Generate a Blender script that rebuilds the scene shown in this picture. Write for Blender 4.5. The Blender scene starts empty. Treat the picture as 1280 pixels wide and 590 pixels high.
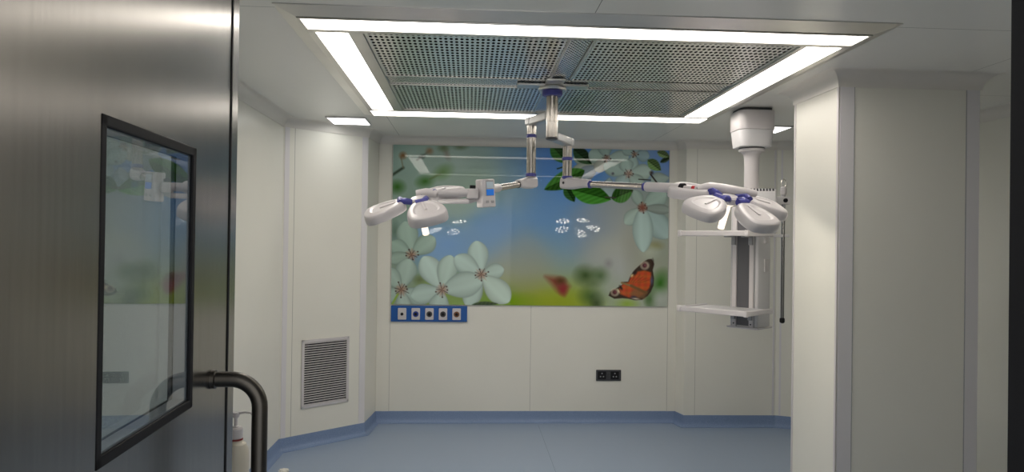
import bpy, bmesh, math, random
import numpy as np
from mathutils import Vector, Matrix
random.seed(4)
S = bpy.context.scene
COL = S.collection
H = 1.60            # eye height above the floor; heights below are metres above the floor
CEIL = 2.50
PI = math.pi

# ------------------------------------------------------------------ materials
def srgb(r, g, b):
    f = lambda v: (v / 12.92 if v <= .04045 else ((v + .055) / 1.055) ** 2.4)
    return (f(r / 255), f(g / 255), f(b / 255), 1)

def mat(name, col, rough=.5, metal=0, spec=.5, emit=None, estr=0, alpha=None):
    m = bpy.data.materials.new(name); m.use_nodes = True
    p = m.node_tree.nodes['Principled BSDF']
    p.inputs['Base Color'].default_value = col
    p.inputs['Roughness'].default_value = rough
    p.inputs['Metallic'].default_value = metal
    p.inputs['Specular IOR Level'].default_value = spec
    if emit:
        p.inputs['Emission Color'].default_value = emit
        p.inputs['Emission Strength'].default_value = estr
    return m

def N(m, t, **kw):
    n = m.node_tree.nodes.new(t)
    for k, v in kw.items(): setattr(n, k, v)
    return n

def L(m, a, b): m.node_tree.links.new(a, b)

def math_node(m, op, a, b=None):
    n = N(m, 'ShaderNodeMath', operation=op)
    for i, v in enumerate((a, b)):
        if v is None: continue
        if isinstance(v, (int, float)): n.inputs[i].default_value = v
        else: L(m, v, n.inputs[i])
    return n.outputs[0]

def speckle(m, c1, c2, scale, coords='Object', stretch=(1, 1, 1), detail=3, bump=0, bdist=.002, lo=.35, hi=.65):
    p = m.node_tree.nodes['Principled BSDF']
    tc = N(m, 'ShaderNodeTexCoord'); mp = N(m, 'ShaderNodeMapping')
    mp.inputs['Scale'].default_value = stretch
    L(m, tc.outputs[coords], mp.inputs[0])
    nz = N(m, 'ShaderNodeTexNoise'); nz.inputs['Scale'].default_value = scale; nz.inputs['Detail'].default_value = detail
    L(m, mp.outputs[0], nz.inputs['Vector'])
    rp = N(m, 'ShaderNodeValToRGB')
    rp.color_ramp.elements[0].position = lo; rp.color_ramp.elements[1].position = hi
    rp.color_ramp.elements[0].color = c1; rp.color_ramp.elements[1].color = c2
    L(m, nz.outputs['Fac'], rp.inputs[0]); L(m, rp.outputs[0], p.inputs['Base Color'])
    if bump:
        b = N(m, 'ShaderNodeBump'); b.inputs['Strength'].default_value = bump; b.inputs['Distance'].default_value = bdist
        L(m, nz.outputs['Fac'], b.inputs['Height']); L(m, b.outputs[0], p.inputs['Normal'])
    return m

def seams(m, lines, col, w=.0015):
    """thin sealed joints between panels: lines = [(axis, position, [(axis, lo, hi)...])] in object coordinates"""
    p = m.node_tree.nodes['Principled BSDF']
    tc = N(m, 'ShaderNodeTexCoord'); sx = N(m, 'ShaderNodeSeparateXYZ'); L(m, tc.outputs['Object'], sx.inputs[0])
    tot = None
    for ax, pos, lim in lines:
        v = math_node(m, 'LESS_THAN', math_node(m, 'ABSOLUTE', math_node(m, 'SUBTRACT', sx.outputs[ax], pos)), w)
        for la, lo, hi in lim:
            v = math_node(m, 'MULTIPLY', v, math_node(m, 'GREATER_THAN', sx.outputs[la], lo))
            v = math_node(m, 'MULTIPLY', v, math_node(m, 'LESS_THAN', sx.outputs[la], hi))
        tot = v if tot is None else math_node(m, 'MAXIMUM', tot, v)
    mix = N(m, 'ShaderNodeMix', data_type='RGBA')
    L(m, tot, mix.inputs[0])
    src = p.inputs['Base Color']
    if src.is_linked: L(m, src.links[0].from_socket, mix.inputs[6])
    else: mix.inputs[6].default_value = src.default_value
    mix.inputs[7].default_value = col
    L(m, mix.outputs[2], src)
    return m

WALL = (.56, .565, .515, 1)
M = {}
def wallmat(name, lines=()):
    m = mat(name, WALL, .32, 0, .4)
    speckle(m, (.765, .75, .675, 1), (.795, .78, .705, 1), 1.3, bump=.0)
    if lines: seams(m, lines, (.38, .37, .33, 1))
    return m
M['wall'] = wallmat('painted_panel')
M['wall_back'] = wallmat('painted_panel_back', [(0, .552, [(2, .1, 1.03)]), (0, -.684, [(2, .1, 2.45)]), (0, 1.778, [(2, .1, 2.45)])])
M['wall_right'] = wallmat('painted_panel_right', [(0, 1.984, [(2, .1, 2.43)])])
M['wall_chamfer'] = wallmat('painted_panel_left', [(0, -1.328, [(2, .1, 2.43)])])
M['pillar'] = wallmat('painted_panel_pillar', [])
M['ceiling'] = seams(speckle(mat('ceiling_panel', WALL, .25, 0, .5), (.88, .865, .81, 1), (.90, .885, .83, 1), 1.1),
                     [(1, 2.855, [(0, -1.4, -.77)]), (1, 2.855, [(0, 1.74, 3.4)]), (1, 4.085, [(0, 2.7, 3.4)]), (0, 2.557, [(1, 2.86, 3.54)]), (0, -.62, [(1, 5.24, 6.4)]), (0, 1.6, [(1, 5.24, 6.4)]), (0, .48, [(1, .9, 2.8)])],
                     (.22, .22, .2, 1))
M['cove'] = mat('cove_trim', (.72, .69, .64, 1), .35)
M['profile'] = mat('corner_profile', (.72, .70, .71, 1), .28)
M['floor'] = seams(speckle(mat('blue_vinyl', (.2, .25, .3, 1), .38, 0, .45), srgb(141, 157, 179), srgb(155, 170, 190), 260, detail=4, bump=.05, bdist=.0005), [(0, .62, [(1, 2, 6.25)])], srgb(100, 120, 146))
M['base'] = speckle(mat('blue_vinyl_skirting', (.1, .15, .25, 1), .4, 0, .4), srgb(116, 137, 171), srgb(132, 151, 183), 160)
M['floor_weld'] = mat('weld', (.5, .5, .5, 1), .5)

def steel(name, col, rough, stretch=(1, 1, 40), scale=3, bump=.02):
    m = mat(name, col, rough, 1)
    c2 = tuple(v * 1.12 for v in col[:3]) + (1,)
    speckle(m, col, c2, scale, stretch=stretch, detail=5, bump=bump, bdist=.001)
    return m
M['door_steel'] = steel('brushed_door_steel', (.255, .245, .228, 1), .23, (14, 14, .5), 5, .03)
M['steel'] = steel('stainless_frame', (.66, .65, .62, 1), .3, (1, 1, 1), 3)
M['tube_steel'] = mat('polished_tube', (.55, .52, .48, 1), .2, 1)
M['handle_steel'] = mat('pull_handle_steel', (.10, .093, .083, 1), .32, 1)
M['dark'] = mat('black_rubber', (.010, .010, .012, 1), .6, 0, .2)
M['dark_grey'] = mat('dark_grey_plastic', (.045, .045, .05, 1), .4)
M['white'] = mat('white_enamel', (.62, .59, .595, 1), .3)
M['white_plastic'] = mat('white_plastic', (.66, .65, .66, 1), .35)
M['grey_plastic'] = mat('grey_plastic', (.36, .36, .37, 1), .4)
M['blue'] = mat('violet_blue_plastic', srgb(72, 74, 150), .35)
M['panel_blue'] = mat('blue_panel', srgb(18, 84, 160), .35)
M['deep_blue'] = mat('blue_ring', srgb(24, 50, 140), .4)
M['brown'] = mat('brown_ring', srgb(120, 76, 40), .4)
M['red'] = mat('red_mark', srgb(190, 40, 50), .4)
M['screen_blue'] = mat('screen_blue', srgb(40, 110, 200), .2, emit=srgb(40, 110, 200), estr=.25)
M['screen'] = mat('screen_light', srgb(200, 215, 225), .2)
M['strip'] = mat('strip_diffuser', (.9, .9, .9, 1), .5, emit=(1, .93, .85, 1), estr=6.0)
M['lamp'] = mat('lamp_diffuser', (.9, .9, .9, 1), .5, emit=(1, 1, .98, 1), estr=3.5)
M['led'] = mat('led_lens', (.9, .9, .9, 1), .2, emit=(1, .93, .82, 1), estr=32.0)
M['handle_beam_glow'] = mat('handle_beam_glow', (.85, .78, .7, 1), .4, emit=(1, .86, .68, 1), estr=.35)  # weak emission stands in for LED beams striking the sterile handle
M['lens_face'] = mat('lens_face', (.14, .14, .14, 1), .15)
M['bottle'] = mat('milky_bottle', (.62, .58, .48, 1), .35)
M['paper'] = mat('paper', (.75, .73, .66, 1), .8)
M['screw'] = mat('screw', (.5, .5, .5, 1), .3, 1)

# thin glass
g = bpy.data.materials.new('window_glass'); g.use_nodes = True
nt = g.node_tree; nt.nodes.clear()
out = nt.nodes.new('ShaderNodeOutputMaterial'); tr = nt.nodes.new('ShaderNodeBsdfTransparent'); gl = nt.nodes.new('ShaderNodeBsdfGlossy')
mx = nt.nodes.new('ShaderNodeMixShader'); fr = nt.nodes.new('ShaderNodeFresnel')
tr.inputs[0].default_value = (.80, .84, .86, 1); gl.inputs['Roughness'].default_value = .01; gl.inputs['Color'].default_value = (.95, .95, .95, 1); fr.inputs[0].default_value = 1.6
ge = nt.nodes.new('ShaderNodeNewGeometry'); io = nt.nodes.new('ShaderNodeMath'); io.operation = 'MULTIPLY_ADD'
io.inputs[1].default_value = .625 - 1.6; io.inputs[2].default_value = 1.6
nt.links.new(ge.outputs['Backfacing'], io.inputs[0]); nt.links.new(io.outputs[0], fr.inputs[0])
nt.links.new(fr.outputs[0], mx.inputs[0]); nt.links.new(tr.outputs[0], mx.inputs[1]); nt.links.new(gl.outputs[0], mx.inputs[2]); nt.links.new(mx.outputs[0], out.inputs[0])
M['glass'] = g

# perforated stainless sheet: staggered round holes
def perforated(name, px, py, rx, ry, base):
    m = mat(name, base, .24, .8)
    p = m.node_tree.nodes['Principled BSDF']
    tc = N(m, 'ShaderNodeTexCoord'); sx = N(m, 'ShaderNodeSeparateXYZ'); L(m, tc.outputs['Object'], sx.inputs[0])
    def cell(ax, pitch, r, off):
        d = math_node(m, 'SUBTRACT', math_node(m, 'FRACT', math_node(m, 'ADD', math_node(m, 'DIVIDE', sx.outputs[ax], pitch), 50 + off)), .5)
        d = math_node(m, 'MULTIPLY', d, pitch / r)
        return math_node(m, 'MULTIPLY', d, d)
    f = math_node(m, 'LESS_THAN', math_node(m, 'ADD', cell(0, px, rx, 0), cell(1, py, ry, 0)), 1.0)
    g_ = math_node(m, 'LESS_THAN', math_node(m, 'ADD', cell(0, px, rx, .5), cell(1, py, ry, .5)), 1.0)
    if name.endswith('band'): f = math_node(m, 'MAXIMUM', f, g_)
    inv = math_node(m, 'SUBTRACT', 1.0, f)
    mix = N(m, 'ShaderNodeMix', data_type='RGBA'); L(m, f, mix.inputs[0])
    mix.inputs[6].default_value = base; mix.inputs[7].default_value = (.012, .012, .012, 1)
    L(m, mix.outputs[2], p.inputs['Base Color'])
    L(m, math_node(m, 'MULTIPLY', inv, .8), p.inputs['Metallic'])
    L(m, math_node(m, 'ADD', math_node(m, 'MULTIPLY', f, .6), .24), p.inputs['Roughness'])
    L(m, math_node(m, 'MULTIPLY', inv, .5), p.inputs['Specular IOR Level'])
    return m
M['perf'] = perforated('perforated_sheet', .0235, .048, .0074, .0145, (.90, .89, .86, 1))
M['perf_fine'] = perforated('perforated_band', .020, .034, .0045, .007, (.90, .89, .86, 1))

# ------------------------------------------------------------------ mesh helpers
def link(name, me, m, parent=None, loc=None):
    o = bpy.data.objects.new(name, me); COL.objects.link(o)
    for x in (m if isinstance(m, (list, tuple)) else [m]): me.materials.append(x)
    if parent is not None: o.parent = parent
    if loc is not None: o.location = loc
    return o

class MB:
    def __init__(s): s.bm = bmesh.new()
    def _tag(s, before, mi, M4):
        vs = [v for v in s.bm.verts if v.index == -1 or v not in before]
    def box(s, c, d, bev=0, mi=0, rot=None, seg=2):
        t = bmesh.new()
        bmesh.ops.create_cube(t, size=1)
        for v in t.verts: v.co = Vector((v.co.x * d[0], v.co.y * d[1], v.co.z * d[2]))
        if bev: bmesh.ops.bevel(t, geom=t.edges[:], offset=bev, segments=seg, profile=.5, affect='EDGES')
        s.merge(t, Matrix.Translation(c) @ (rot or Matrix.Identity(4)), mi); return s
    def merge(s, t, mtx, mi=0):
        mp = {}
        for v in t.verts: mp[v] = s.bm.verts.new(mtx @ v.co)
        for f in t.faces:
            try:
                nf = s.bm.faces.new([mp[v] for v in f.verts]); nf.material_index = mi
            except ValueError: pass
        t.free()
    def rings(s, rings, mi=0, cap=True, closed=True):
        vr = [[s.bm.verts.new(p) for p in r] for r in rings]
        n = len(vr[0])
        for a, b in zip(vr, vr[1:]):
            for i in range(n if closed else n - 1):
                j = (i + 1) % n
                f = s.bm.faces.new((a[i], a[j], b[j], b[i])); f.material_index = mi
        if cap and closed:
            f = s.bm.faces.new(vr[0][::-1]); f.material_index = mi
            f = s.bm.faces.new(vr[-1]); f.material_index = mi
        return s
    def tube(s, pts, r, n=20, mi=0):
        pts = [Vector(p) for p in pts]
        rr = r if isinstance(r, (list, tuple)) else [r] * len(pts)
        out = []; up = None
        for i, p in enumerate(pts):
            d = (pts[min(i + 1, len(pts) - 1)] - pts[max(i - 1, 0)]).normalized()
            if up is None:
                up = Vector((0, 0, 1)) if abs(d.z) < .9 else Vector((1, 0, 0))
            a = d.cross(up)
            if a.length < 1e-4: a = d.orthogonal()
            a.normalize(); b = a.cross(d).normalized(); up = b
            out.append([p + (a * math.cos(2 * PI * k / n) + b * math.sin(2 * PI * k / n)) * rr[i] for k in range(n)])
        return s.rings(out, mi)
    def lathe(s, prof, c=(0, 0, 0), n=32, mi=0, sq=None):
        """prof = [(radius, z)]; sq = superellipse power for squarish sections"""
        out = []
        for r, z in prof:
            ring = []
            for k in range(n):
                a = 2 * PI * k / n; ca, sa = math.cos(a), math.sin(a)
                if sq:
                    ca = math.copysign(abs(ca) ** (2 / sq), ca); sa = math.copysign(abs(sa) ** (2 / sq), sa)
                ring.append(Vector((c[0] + r * ca, c[1] + r * sa, c[2] + z)))
            out.append(ring)
        return s.rings(out, mi)
    def prism(s, poly, z0, z1, mi=0):
        return s.rings([[Vector((x, y, z0)) for x, y in poly], [Vector((x, y, z1)) for x, y in poly]], mi)
    def transform(s, m): bmesh.ops.transform(s.bm, matrix=m, verts=s.bm.verts); return s
    def obj(s, name, m, parent=None, loc=None, smooth=True, ang=21):
        bm = s.bm
        bmesh.ops.recalc_face_normals(bm, faces=bm.faces)
        if smooth:
            for f in bm.faces: f.smooth = True
            for e in bm.edges:
                if len(e.link_faces) == 2 and e.calc_face_angle(0) > math.radians(ang): e.smooth = False
        me = bpy.data.meshes.new(name); bm.to_mesh(me); bm.free()
        return link(name, me, m, parent, loc)

def thing(name, label, cat, loc=(0, 0, 0), group=None):
    o = bpy.data.objects.new(name, None); COL.objects.link(o); o.location = loc; o.empty_display_size = .05
    return tag(o, label, cat, group)
def tag(o, label, cat, group=None):
    o['label'] = label; o['category'] = cat
    if group: o['group'] = group
    return o
def struct(o, label=None, cat=None):
    o['kind'] = 'structure'
    if label: o['label'] = label
    if cat: o['category'] = cat
    return o

def bez(pts, n=8, r=.05):
    """polyline with rounded corners of radius r"""
    pts = [Vector(p) for p in pts]; out = [pts[0]]
    for a, b, c in zip(pts, pts[1:], pts[2:]):
        u = (a - b).normalized(); v = (c - b).normalized()
        p, q = b + u * r, b + v * r
        for k in range(n + 1):
            t = k / n
            # circular arc for right-angle bends
            out.append(b + (u + v) * r - (v * math.cos(t * PI / 2) + u * math.sin(t * PI / 2)) * r if abs(u.dot(v)) < .05 else p.lerp(b, t).lerp(b.lerp(q, t), t))
    out.append(pts[-1]); return out

# ------------------------------------------------------------------ room shell
# interior outline of the operating room (x, y), walking clockwise; camera stands at (0, 0)
P = [(-1.40, .87), (-1.40, 5.47), (-.838, 5.955), (-.80, 6.35), (1.855, 6.35), (1.887, 6.2), (2.70, 6.19), (3.4, 5.88), (3.4, .87)]
names = ['left', 'back_left', 'left_return', 'back', 'right_return', 'rear_right', 'back_right', 'right']
labels = ['pale panelled side wall on the left behind the open door', 'pale angled wall panel carrying the air grille', 'narrow dark return between the angled wall and the rear wall',
          'pale rear wall behind the blossom mural', 'narrow return right of the blossom mural', 'pale wall panel behind the ceiling pendant', 'angled wall panel right of the pendant', 'pale side wall right of the pillar']
def nrm(a, b):
    d = Vector((b[0] - a[0], b[1] - a[1])).normalized(); return Vector((d.y, -d.x))      # towards the room
def offsets(path, d):
    out = []
    for i, p in enumerate(path):
        p = Vector(p)
        if i == 0: out.append(p + nrm(path[0], path[1]) * d)
        elif i == len(path) - 1: out.append(p + nrm(path[-2], path[-1]) * d)
        else:
            n1, n2 = nrm(path[i - 1], path[i]), nrm(path[i], path[i + 1])
            out.append(p + (n1 + n2) * (d / (1 + n1.dot(n2))))
    return out
OUT = offsets(P, -.05)
for i, nm in enumerate(names):
    b = MB(); b.prism([P[i], P[i + 1], tuple(OUT[i + 1]), tuple(OUT[i])], 0, CEIL + .05)
    m = {'back': M['wall_back'], 'rear_right': M['wall_right'], 'back_left': M['wall_chamfer']}.get(nm, M['wall'])
    struct(b.obj('wall_' + nm, m, smooth=False), labels[i], 'wall')

def sweep(path, prof, i0, i1):
    rings = [[(q.x, q.y, z) for q, z in zip([offsets(path, d)[k] for d, z in prof], [z for d, z in prof])] for k in range(i0, i1 + 1)]
    return MB().rings([[Vector(p) for p in r] for r in rings], closed=True)
# concave ceiling cove: from the wall 7 cm below the ceiling curving out to the ceiling
def cove_prof(r, z):
    p = [(0, z), (0, z - r), (.006, z - r)]
    for k in range(1, 9):
        a = k / 8 * PI / 2
        p.append((.006 + r * (1 - math.cos(a)), z - r * (1 - math.sin(a)) - .0))
    return p
pr = cove_prof(.07, CEIL)
for k, (a, b_) in enumerate([(0, 1), (1, 2), (2, 3), (3, 4), (4, 5), (5, 6), (6, 7), (7, 8)]):
    o = sweep(P, pr, a, b_).obj('trim_%d' % (k + 1), M['cove'])
    struct(o, 'concave cove trim where the %s meets the ceiling' % ['left wall', 'angled left wall', 'left return', 'mural wall', 'right return', 'pendant wall', 'angled right wall', 'right wall'][k], 'trim')
bp = [(0, 0), (0, .10), (.004, .10), (.006, .05)] + [(.006 + .035 * (1 - math.cos(a)), .04 - .037 * math.sin(a)) for a in (.3, .6, .9, 1.2, PI / 2)] + [(.041, 0)]
for k, nm in enumerate(names):
    o = sweep(P, bp, k, k + 1).obj('baseboard_' + nm, M['base'])
    struct(o, 'blue vinyl skirting at the foot of the ' + ['left wall', 'angled left wall', 'left return', 'mural wall', 'right return', 'pendant wall', 'angled right wall', 'right wall'][k], 'baseboard')

struct(MB().box((1, 2.45, -.025), (6.2, 8.1, .05)).obj('floor', M['floor'], smooth=False), 'blue speckled vinyl floor', 'floor')
struct(MB().box((1, 3.55, CEIL + .03), (5.2, 6.0, .06)).obj('ceiling', M['ceiling'], smooth=False), 'pale glossy panelled ceiling', 'ceiling')

# vertical corner profiles between wall panels
def strip(a, b, s0, s1, z0, z1, n, lab, m='profile', th=.004):
    a, b = Vector(a), Vector(b); d = (b - a).normalized(); k = Vector((d.y, -d.x)) * th
    p, q = a + d * s0, a + d * s1
    o = MB().prism([tuple(p), tuple(q), tuple(q + k), tuple(p + k)], z0, z1).obj('trim_%d' % n, M[m], smooth=False)
    return struct(o, lab, 'trim')
strip(P[1], P[2], .012, .05, .10, 2.43, 11, 'pale vertical profile at the left end of the angled wall')
strip(P[1], P[2], .685, .739, .10, 2.43, 12, 'pale vertical profile right of the air grille')
strip(P[3], P[4], .005, .112, .10, 2.43, 13, 'pale vertical strip left of the mural', 'wall')
strip(P[3], P[4], 2.58, 2.645, .10, 2.43, 14, 'pale vertical strip right of the mural', 'wall')
strip(P[5], P[6], .003, .094, .10, 2.43, 15, 'pale vertical profile right of the mural corner', 'wall')
strip(P[5], P[6], .785, .80, .10, 2.43, 16, 'thin vertical profile behind the pendant', 'profile')
strip(P[6], P[7], .03, .045, .10, 2.43, 17, 'thin vertical profile on the angled wall right of the pendant', 'profile')

# pillar
PX0, PX1, PY0, PY1 = 1.90, 2.665, 3.62, 4.13
pil = MB().box(((PX0 + PX1) / 2, (PY0 + PY1) / 2, 1.25), (PX1 - PX0, PY1 - PY0, 2.5), .012).obj('column', M['pillar'])
struct(pil, 'square pale panelled pillar on the right', 'pillar')
for (x0, x1, lab) in ((PX0 + .006, PX0 + .082, 'left'), (PX1 - .078, PX1 - .006, 'right')):
    o = MB().box(((x0 + x1) / 2, PY0 - .001, 1.25), (x1 - x0, .006, 2.36), .002).obj('corner_profile', M['profile'], pil)
    o = MB().box(((x1 if lab == 'left' else x0), PY0 - .0025, 1.25), (.003, .004, 2.36)).obj('joint_seal', M['grey_plastic'], pil)
for y in (PY0 + .006, PY1 - .012):
    MB().box((PX0 - .001, y, 1.25), (.006, .018, 2.36), .002).obj('edge_profile', M['white'], pil)
ring = [(PX0, PY1), (PX0, PY0), (PX1, PY0), (PX1, PY1)]
ringx = [(PX0, PY1), (PX0, PY0), (PX1, PY0), (PX1, PY1), (PX0, PY1)]
def closed_offsets(path, d):
    n = len(path); out = []
    for i in range(n):
        n1, n2 = nrm(path[i - 1], path[i]), nrm(path[i], path[(i + 1) % n])
        out.append(Vector(path[i]) + (n1 + n2) * (d / (1 + n1.dot(n2))))
    return out
cp = cove_prof(.078, CEIL)
offs = [closed_offsets(ring, d) for d, z in cp]
rr = [[Vector((offs[k][i % 4].x, offs[k][i % 4].y, cp[k][1])) for k in range(len(cp))] for i in range(5)]
MB().rings(rr, cap=False).obj('ceiling_cove', M['cove'], pil)
bpp = [(d, z) for d, z in bp]
offs = [closed_offsets(ring, d) for d, z in bpp]
rr = [[Vector((offs[k][i % 4].x, offs[k][i % 4].y, bpp[k][1])) for k in range(len(bpp))] for i in range(5)]
MB().rings(rr, cap=False).obj('skirting', M['base'], pil)

# front wall with the doorway
DX0, DX1, DTOP = -.66, .694, 2.40
w = MB()
w.box(((-1.45 + DX0 - .06) / 2, .80, CEIL / 2), (DX0 - .06 + 1.45, .14, CEIL))
w.box(((DX1 + .06 + 3.45) / 2, .80, CEIL / 2), (3.45 - DX1 - .06, .14, CEIL))
w.box(((DX0 + DX1) / 2, .80, (DTOP + .06 + CEIL) / 2), (DX1 - DX0 + .12, .14, CEIL - DTOP - .06))
struct(w.obj('wall_front', M['wall'], smooth=False), 'front wall holding the doorway', 'wall')
fr_ = MB()
for x in (DX0 - .03, DX1 + .033): fr_.box((x, .80, DTOP / 2 + .015), (.06, .16, DTOP + .03), .004)
fr_.box(((DX0 + DX1) / 2, .80, DTOP + .03), (DX1 - DX0 + .06, .16, .06), .004)
dfr = struct(fr_.obj('door_frame', M['door_steel']), 'brushed steel frame around the doorway', 'door frame')
MB().box((DX1 + .0025, .805, DTOP / 2), (.008, .165, DTOP - .02), .002).obj('rubber_gasket', M['dark'], dfr)

# ------------------------------------------------------------------ steel door leaf, swung open along the left
door = bpy.data.objects.new('door_1', None); COL.objects.link(door)
struct(door, 'brushed stainless steel door swung open on the left with a vision window', 'door')
ang = .0376
door.location = (-.681 + 0.0376 * 1.25, 2.144 - 1.249, 0)
door.rotation_euler = (0, 0, PI / 2 + ang)        # local +x runs along the leaf to its free edge, local -y faces the camera side
DW, DT, DH = 1.25, .045, 2.385
WX0, WX1, WZ0, WZ1 = DW - .838, DW - .350, H - .413, H + .214
lf = MB()
b0 = .008
def slab(x0, x1, z0, z1): lf.box(((x0 + x1) / 2, DT / 2, (z0 + z1) / 2), (x1 - x0, DT, z1 - z0))
slab(0, WX0, b0, DH); slab(WX1, DW - .07, b0, DH); slab(WX0, WX1, b0, WZ0); slab(WX0, WX1, WZ1, DH)
bmesh.ops.remove_doubles(lf.bm, verts=lf.bm.verts, dist=1e-5)
leaf = lf.obj('door_leaf', M['door_steel'], door, smooth=False)
MB().box((DW - .034, DT / 2, (b0 + DH) / 2), (.062, DT + .004, DH - b0), .004).obj('edge_profile', M['door_steel'], door)
MB().box((DW - .0675, DT / 2, (b0 + DH) / 2), (.010, DT + .005, DH - b0)).obj('edge_seal', M['dark'], door)
def ringframe(x0, x1, z0, z1, t, y, d, m, name, parent, bev=.003):
    f = MB()
    for c, e in ((((x0 + x1) / 2, y, z0 + t / 2), (x1 - x0, d, t)), (((x0 + x1) / 2, y, z1 - t / 2), (x1 - x0, d, t)),
                 ((x0 + t / 2, y, (z0 + z1) / 2), (t, d, z1 - z0)), ((x1 - t / 2, y, (z0 + z1) / 2), (t, d, z1 - z0))):
        f.box(c, e, bev)
    return f.obj(name, m, parent)
gk = ringframe(WX0 - .002, WX1 + .002, WZ0 - .002, WZ1 + .002, .022, .0025, .008, M['dark'], 'window_gasket', door)
ringframe(WX0 - .004, WX1 + .004, WZ0 - .004, WZ1 + .004, .026, DT + .001, .010, M['dark'], 'window_gasket', door)
ringframe(WX0, WX1, WZ0, WZ1, .024, DT / 2, .030, M['white'], 'window_spacer', door, .001)
for y, in ((.006,), (DT - .006,)):
    MB().box(((WX0 + WX1) / 2, y, (WZ0 + WZ1) / 2), (WX1 - WX0 - .02, .0005, WZ1 - WZ0 - .02)).obj('window_pane', M['glass'], door)
# pull handle
hx, hz, st = DW - .198, H - .376, .124
for k in (0,):
    path = bez([(hx, 0, hz), (hx, -st, hz), (hx, -st, hz - .42), (hx, 0, hz - .42)], 10, .075)
    hd = MB().tube(path, .0205, 24).obj('pull_handle', M['handle_steel'], door); hd['label'] = 'dark steel pull handle'
    for z in (hz, hz - .42):
        MB().tube([(hx, 0, z), (hx, -.010, z), (hx, -.012, z)], [.025, .025, .021], 24).obj('rose', M['handle_steel'], hd)
for z in (.25, 1.2, 2.15):
    MB().tube([(-.008, -.008, z - .06), (-.008, -.008, z + .06)], .009, 20).obj('hinge', M['steel'], door)

# ------------------------------------------------------------------ laminar air flow unit in the ceiling
lam = thing('laminar_flow_ceiling', 'large square stainless laminar air unit with lit white borders and perforated plates in the ceiling', 'ceiling air unit', (.4825, 4.02, CEIL))
X0, X1, Y0, Y1 = -.769, 1.733, 2.80, 5.236
cx, cy = .4825, 4.02
def lp(x, y, z): return (x - cx, y - cy, z)
fl = MB()
def quadring(o, i, zo, zi):
    rings = []
    for (x0, x1, y0, y1), z in ((o, 0), (o, zo), (i, zi), (i, 0)):
        rings.append([Vector(lp(x0, y0, z)), Vector(lp(x1, y0, z)), Vector(lp(x1, y1, z)), Vector(lp(x0, y1, z))])
    return rings
fl.rings(quadring((X0, X1, Y0, Y1), (X0 + .066, X1 - .066, Y0 + .10, Y1 - .066), -.004, -.020), cap=False)
fl.obj('outer_flange', M['steel'], lam, smooth=False)
# inner bars
ib = MB()
def bar(x0, x1, y0, y1, z0=-.024, z1=-.001): ib.box(lp((x0 + x1) / 2, (y0 + y1) / 2, (z0 + z1) / 2), (x1 - x0, y1 - y0, z1 - z0), .002)
bar(-.70, 1.67, 2.905, 2.92); bar(-.70, 1.67, 3.065, 3.10); bar(-.70, 1.67, 4.925, 4.965); bar(-.70, 1.67, 5.16, 5.172)
bar(-.703, -.668, 3.10, 4.925); bar(-.53, -.468, 3.10, 4.925); bar(1.452, 1.478, 3.10, 4.925); bar(1.64, 1.672, 3.10, 4.925)
bar(-.703, -.69, 2.92, 3.065); bar(1.66, 1.672, 2.92, 3.065); bar(-.703, -.69, 4.965, 5.16); bar(1.66, 1.672, 4.965, 5.16)
ib.obj('dividing_bars', M['steel'], lam)
def diffuser(x0, x1, y0, y1, lab):
    o = MB().box(lp((x0 + x1) / 2, (y0 + y1) / 2, -.010), (x1 - x0, y1 - y0, .008), .002).obj('light_strip', M['strip'], lam); o['label'] = lab
diffuser(-.69, 1.66, 2.92, 3.065, 'front glowing white light strip'); diffuser(-.69, 1.66, 4.965, 5.16, 'back glowing white light strip')
for k in range(3):
    ya, yb = 3.10 + k * .6083 + .003, 3.10 + (k + 1) * .6083 - .003
    diffuser(-.668, -.53, ya, yb, 'left glowing white light strip'); diffuser(1.478, 1.64, ya, yb, 'right glowing white light strip')
for (x0, x1) in ((-.466, .432), (.532, 1.45)):
    for (y0, y1) in ((3.102, 3.925), (4.135, 4.923)):
        o = MB().box(lp((x0 + x1) / 2, (y0 + y1) / 2, -.010), (x1 - x0, y1 - y0, .006), .002).obj('perforated_plate', M['perf'], lam)
        ringframe_pts = [(x0, x1, y0, y0 + .012), (x0, x1, y1 - .012, y1), (x0, x0 + .012, y0, y1), (x1 - .012, x1, y0, y1)]
        e = MB()
        for a, b_, c, d in ringframe_pts: e.box(lp((a + b_) / 2, (c + d) / 2, -.014), (b_ - a, d - c, .006))
        e.obj('plate_edge', M['steel'], o)
cb = MB()
cb.box(lp(.491, 4.03, -.007), (1.915, .20, .006)); cb.box(lp(.482, 3.515, -.007), (.094, .82, .006)); cb.box(lp(.482, 4.53, -.007), (.094, .78, .006))
o = cb.obj('perforated_band', M['perf_fine'], lam, smooth=False); o['label'] = 'finer perforated cross band'

# ------------------------------------------------------------------ small ceiling lights
def ceiling_light(x0, x1, y0, y1, lab):
    t = thing('ceiling_light', lab, 'ceiling light', ((x0 + x1) / 2, (y0 + y1) / 2, CEIL), 'small square ceiling lights')
    w_, d_ = x1 - x0, y1 - y0
    f = MB()
    for c, e in (((0, d_ / 2 + .006, -.005), (w_ + .024, .012, .010)), ((0, -d_ / 2 - .006, -.005), (w_ + .024, .012, .010)), ((w_ / 2 + .006, 0, -.005), (.012, d_, .010)), ((-w_ / 2 - .006, 0, -.005), (.012, d_, .010))): f.box(c, e, .002)
    f.obj('frame', M['white'], t)
    MB().box((0, 0, -.004), (w_, d_, .006), .001).obj('diffuser', M['lamp'], t)
ceiling_light(-1.065, -.79, 5.385, 5.685, 'small square ceiling light above the angled left wall')
ceiling_light(2.14, 2.43, 5.325, 5.62, 'small square ceiling light between the pendant and the pillar')

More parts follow.
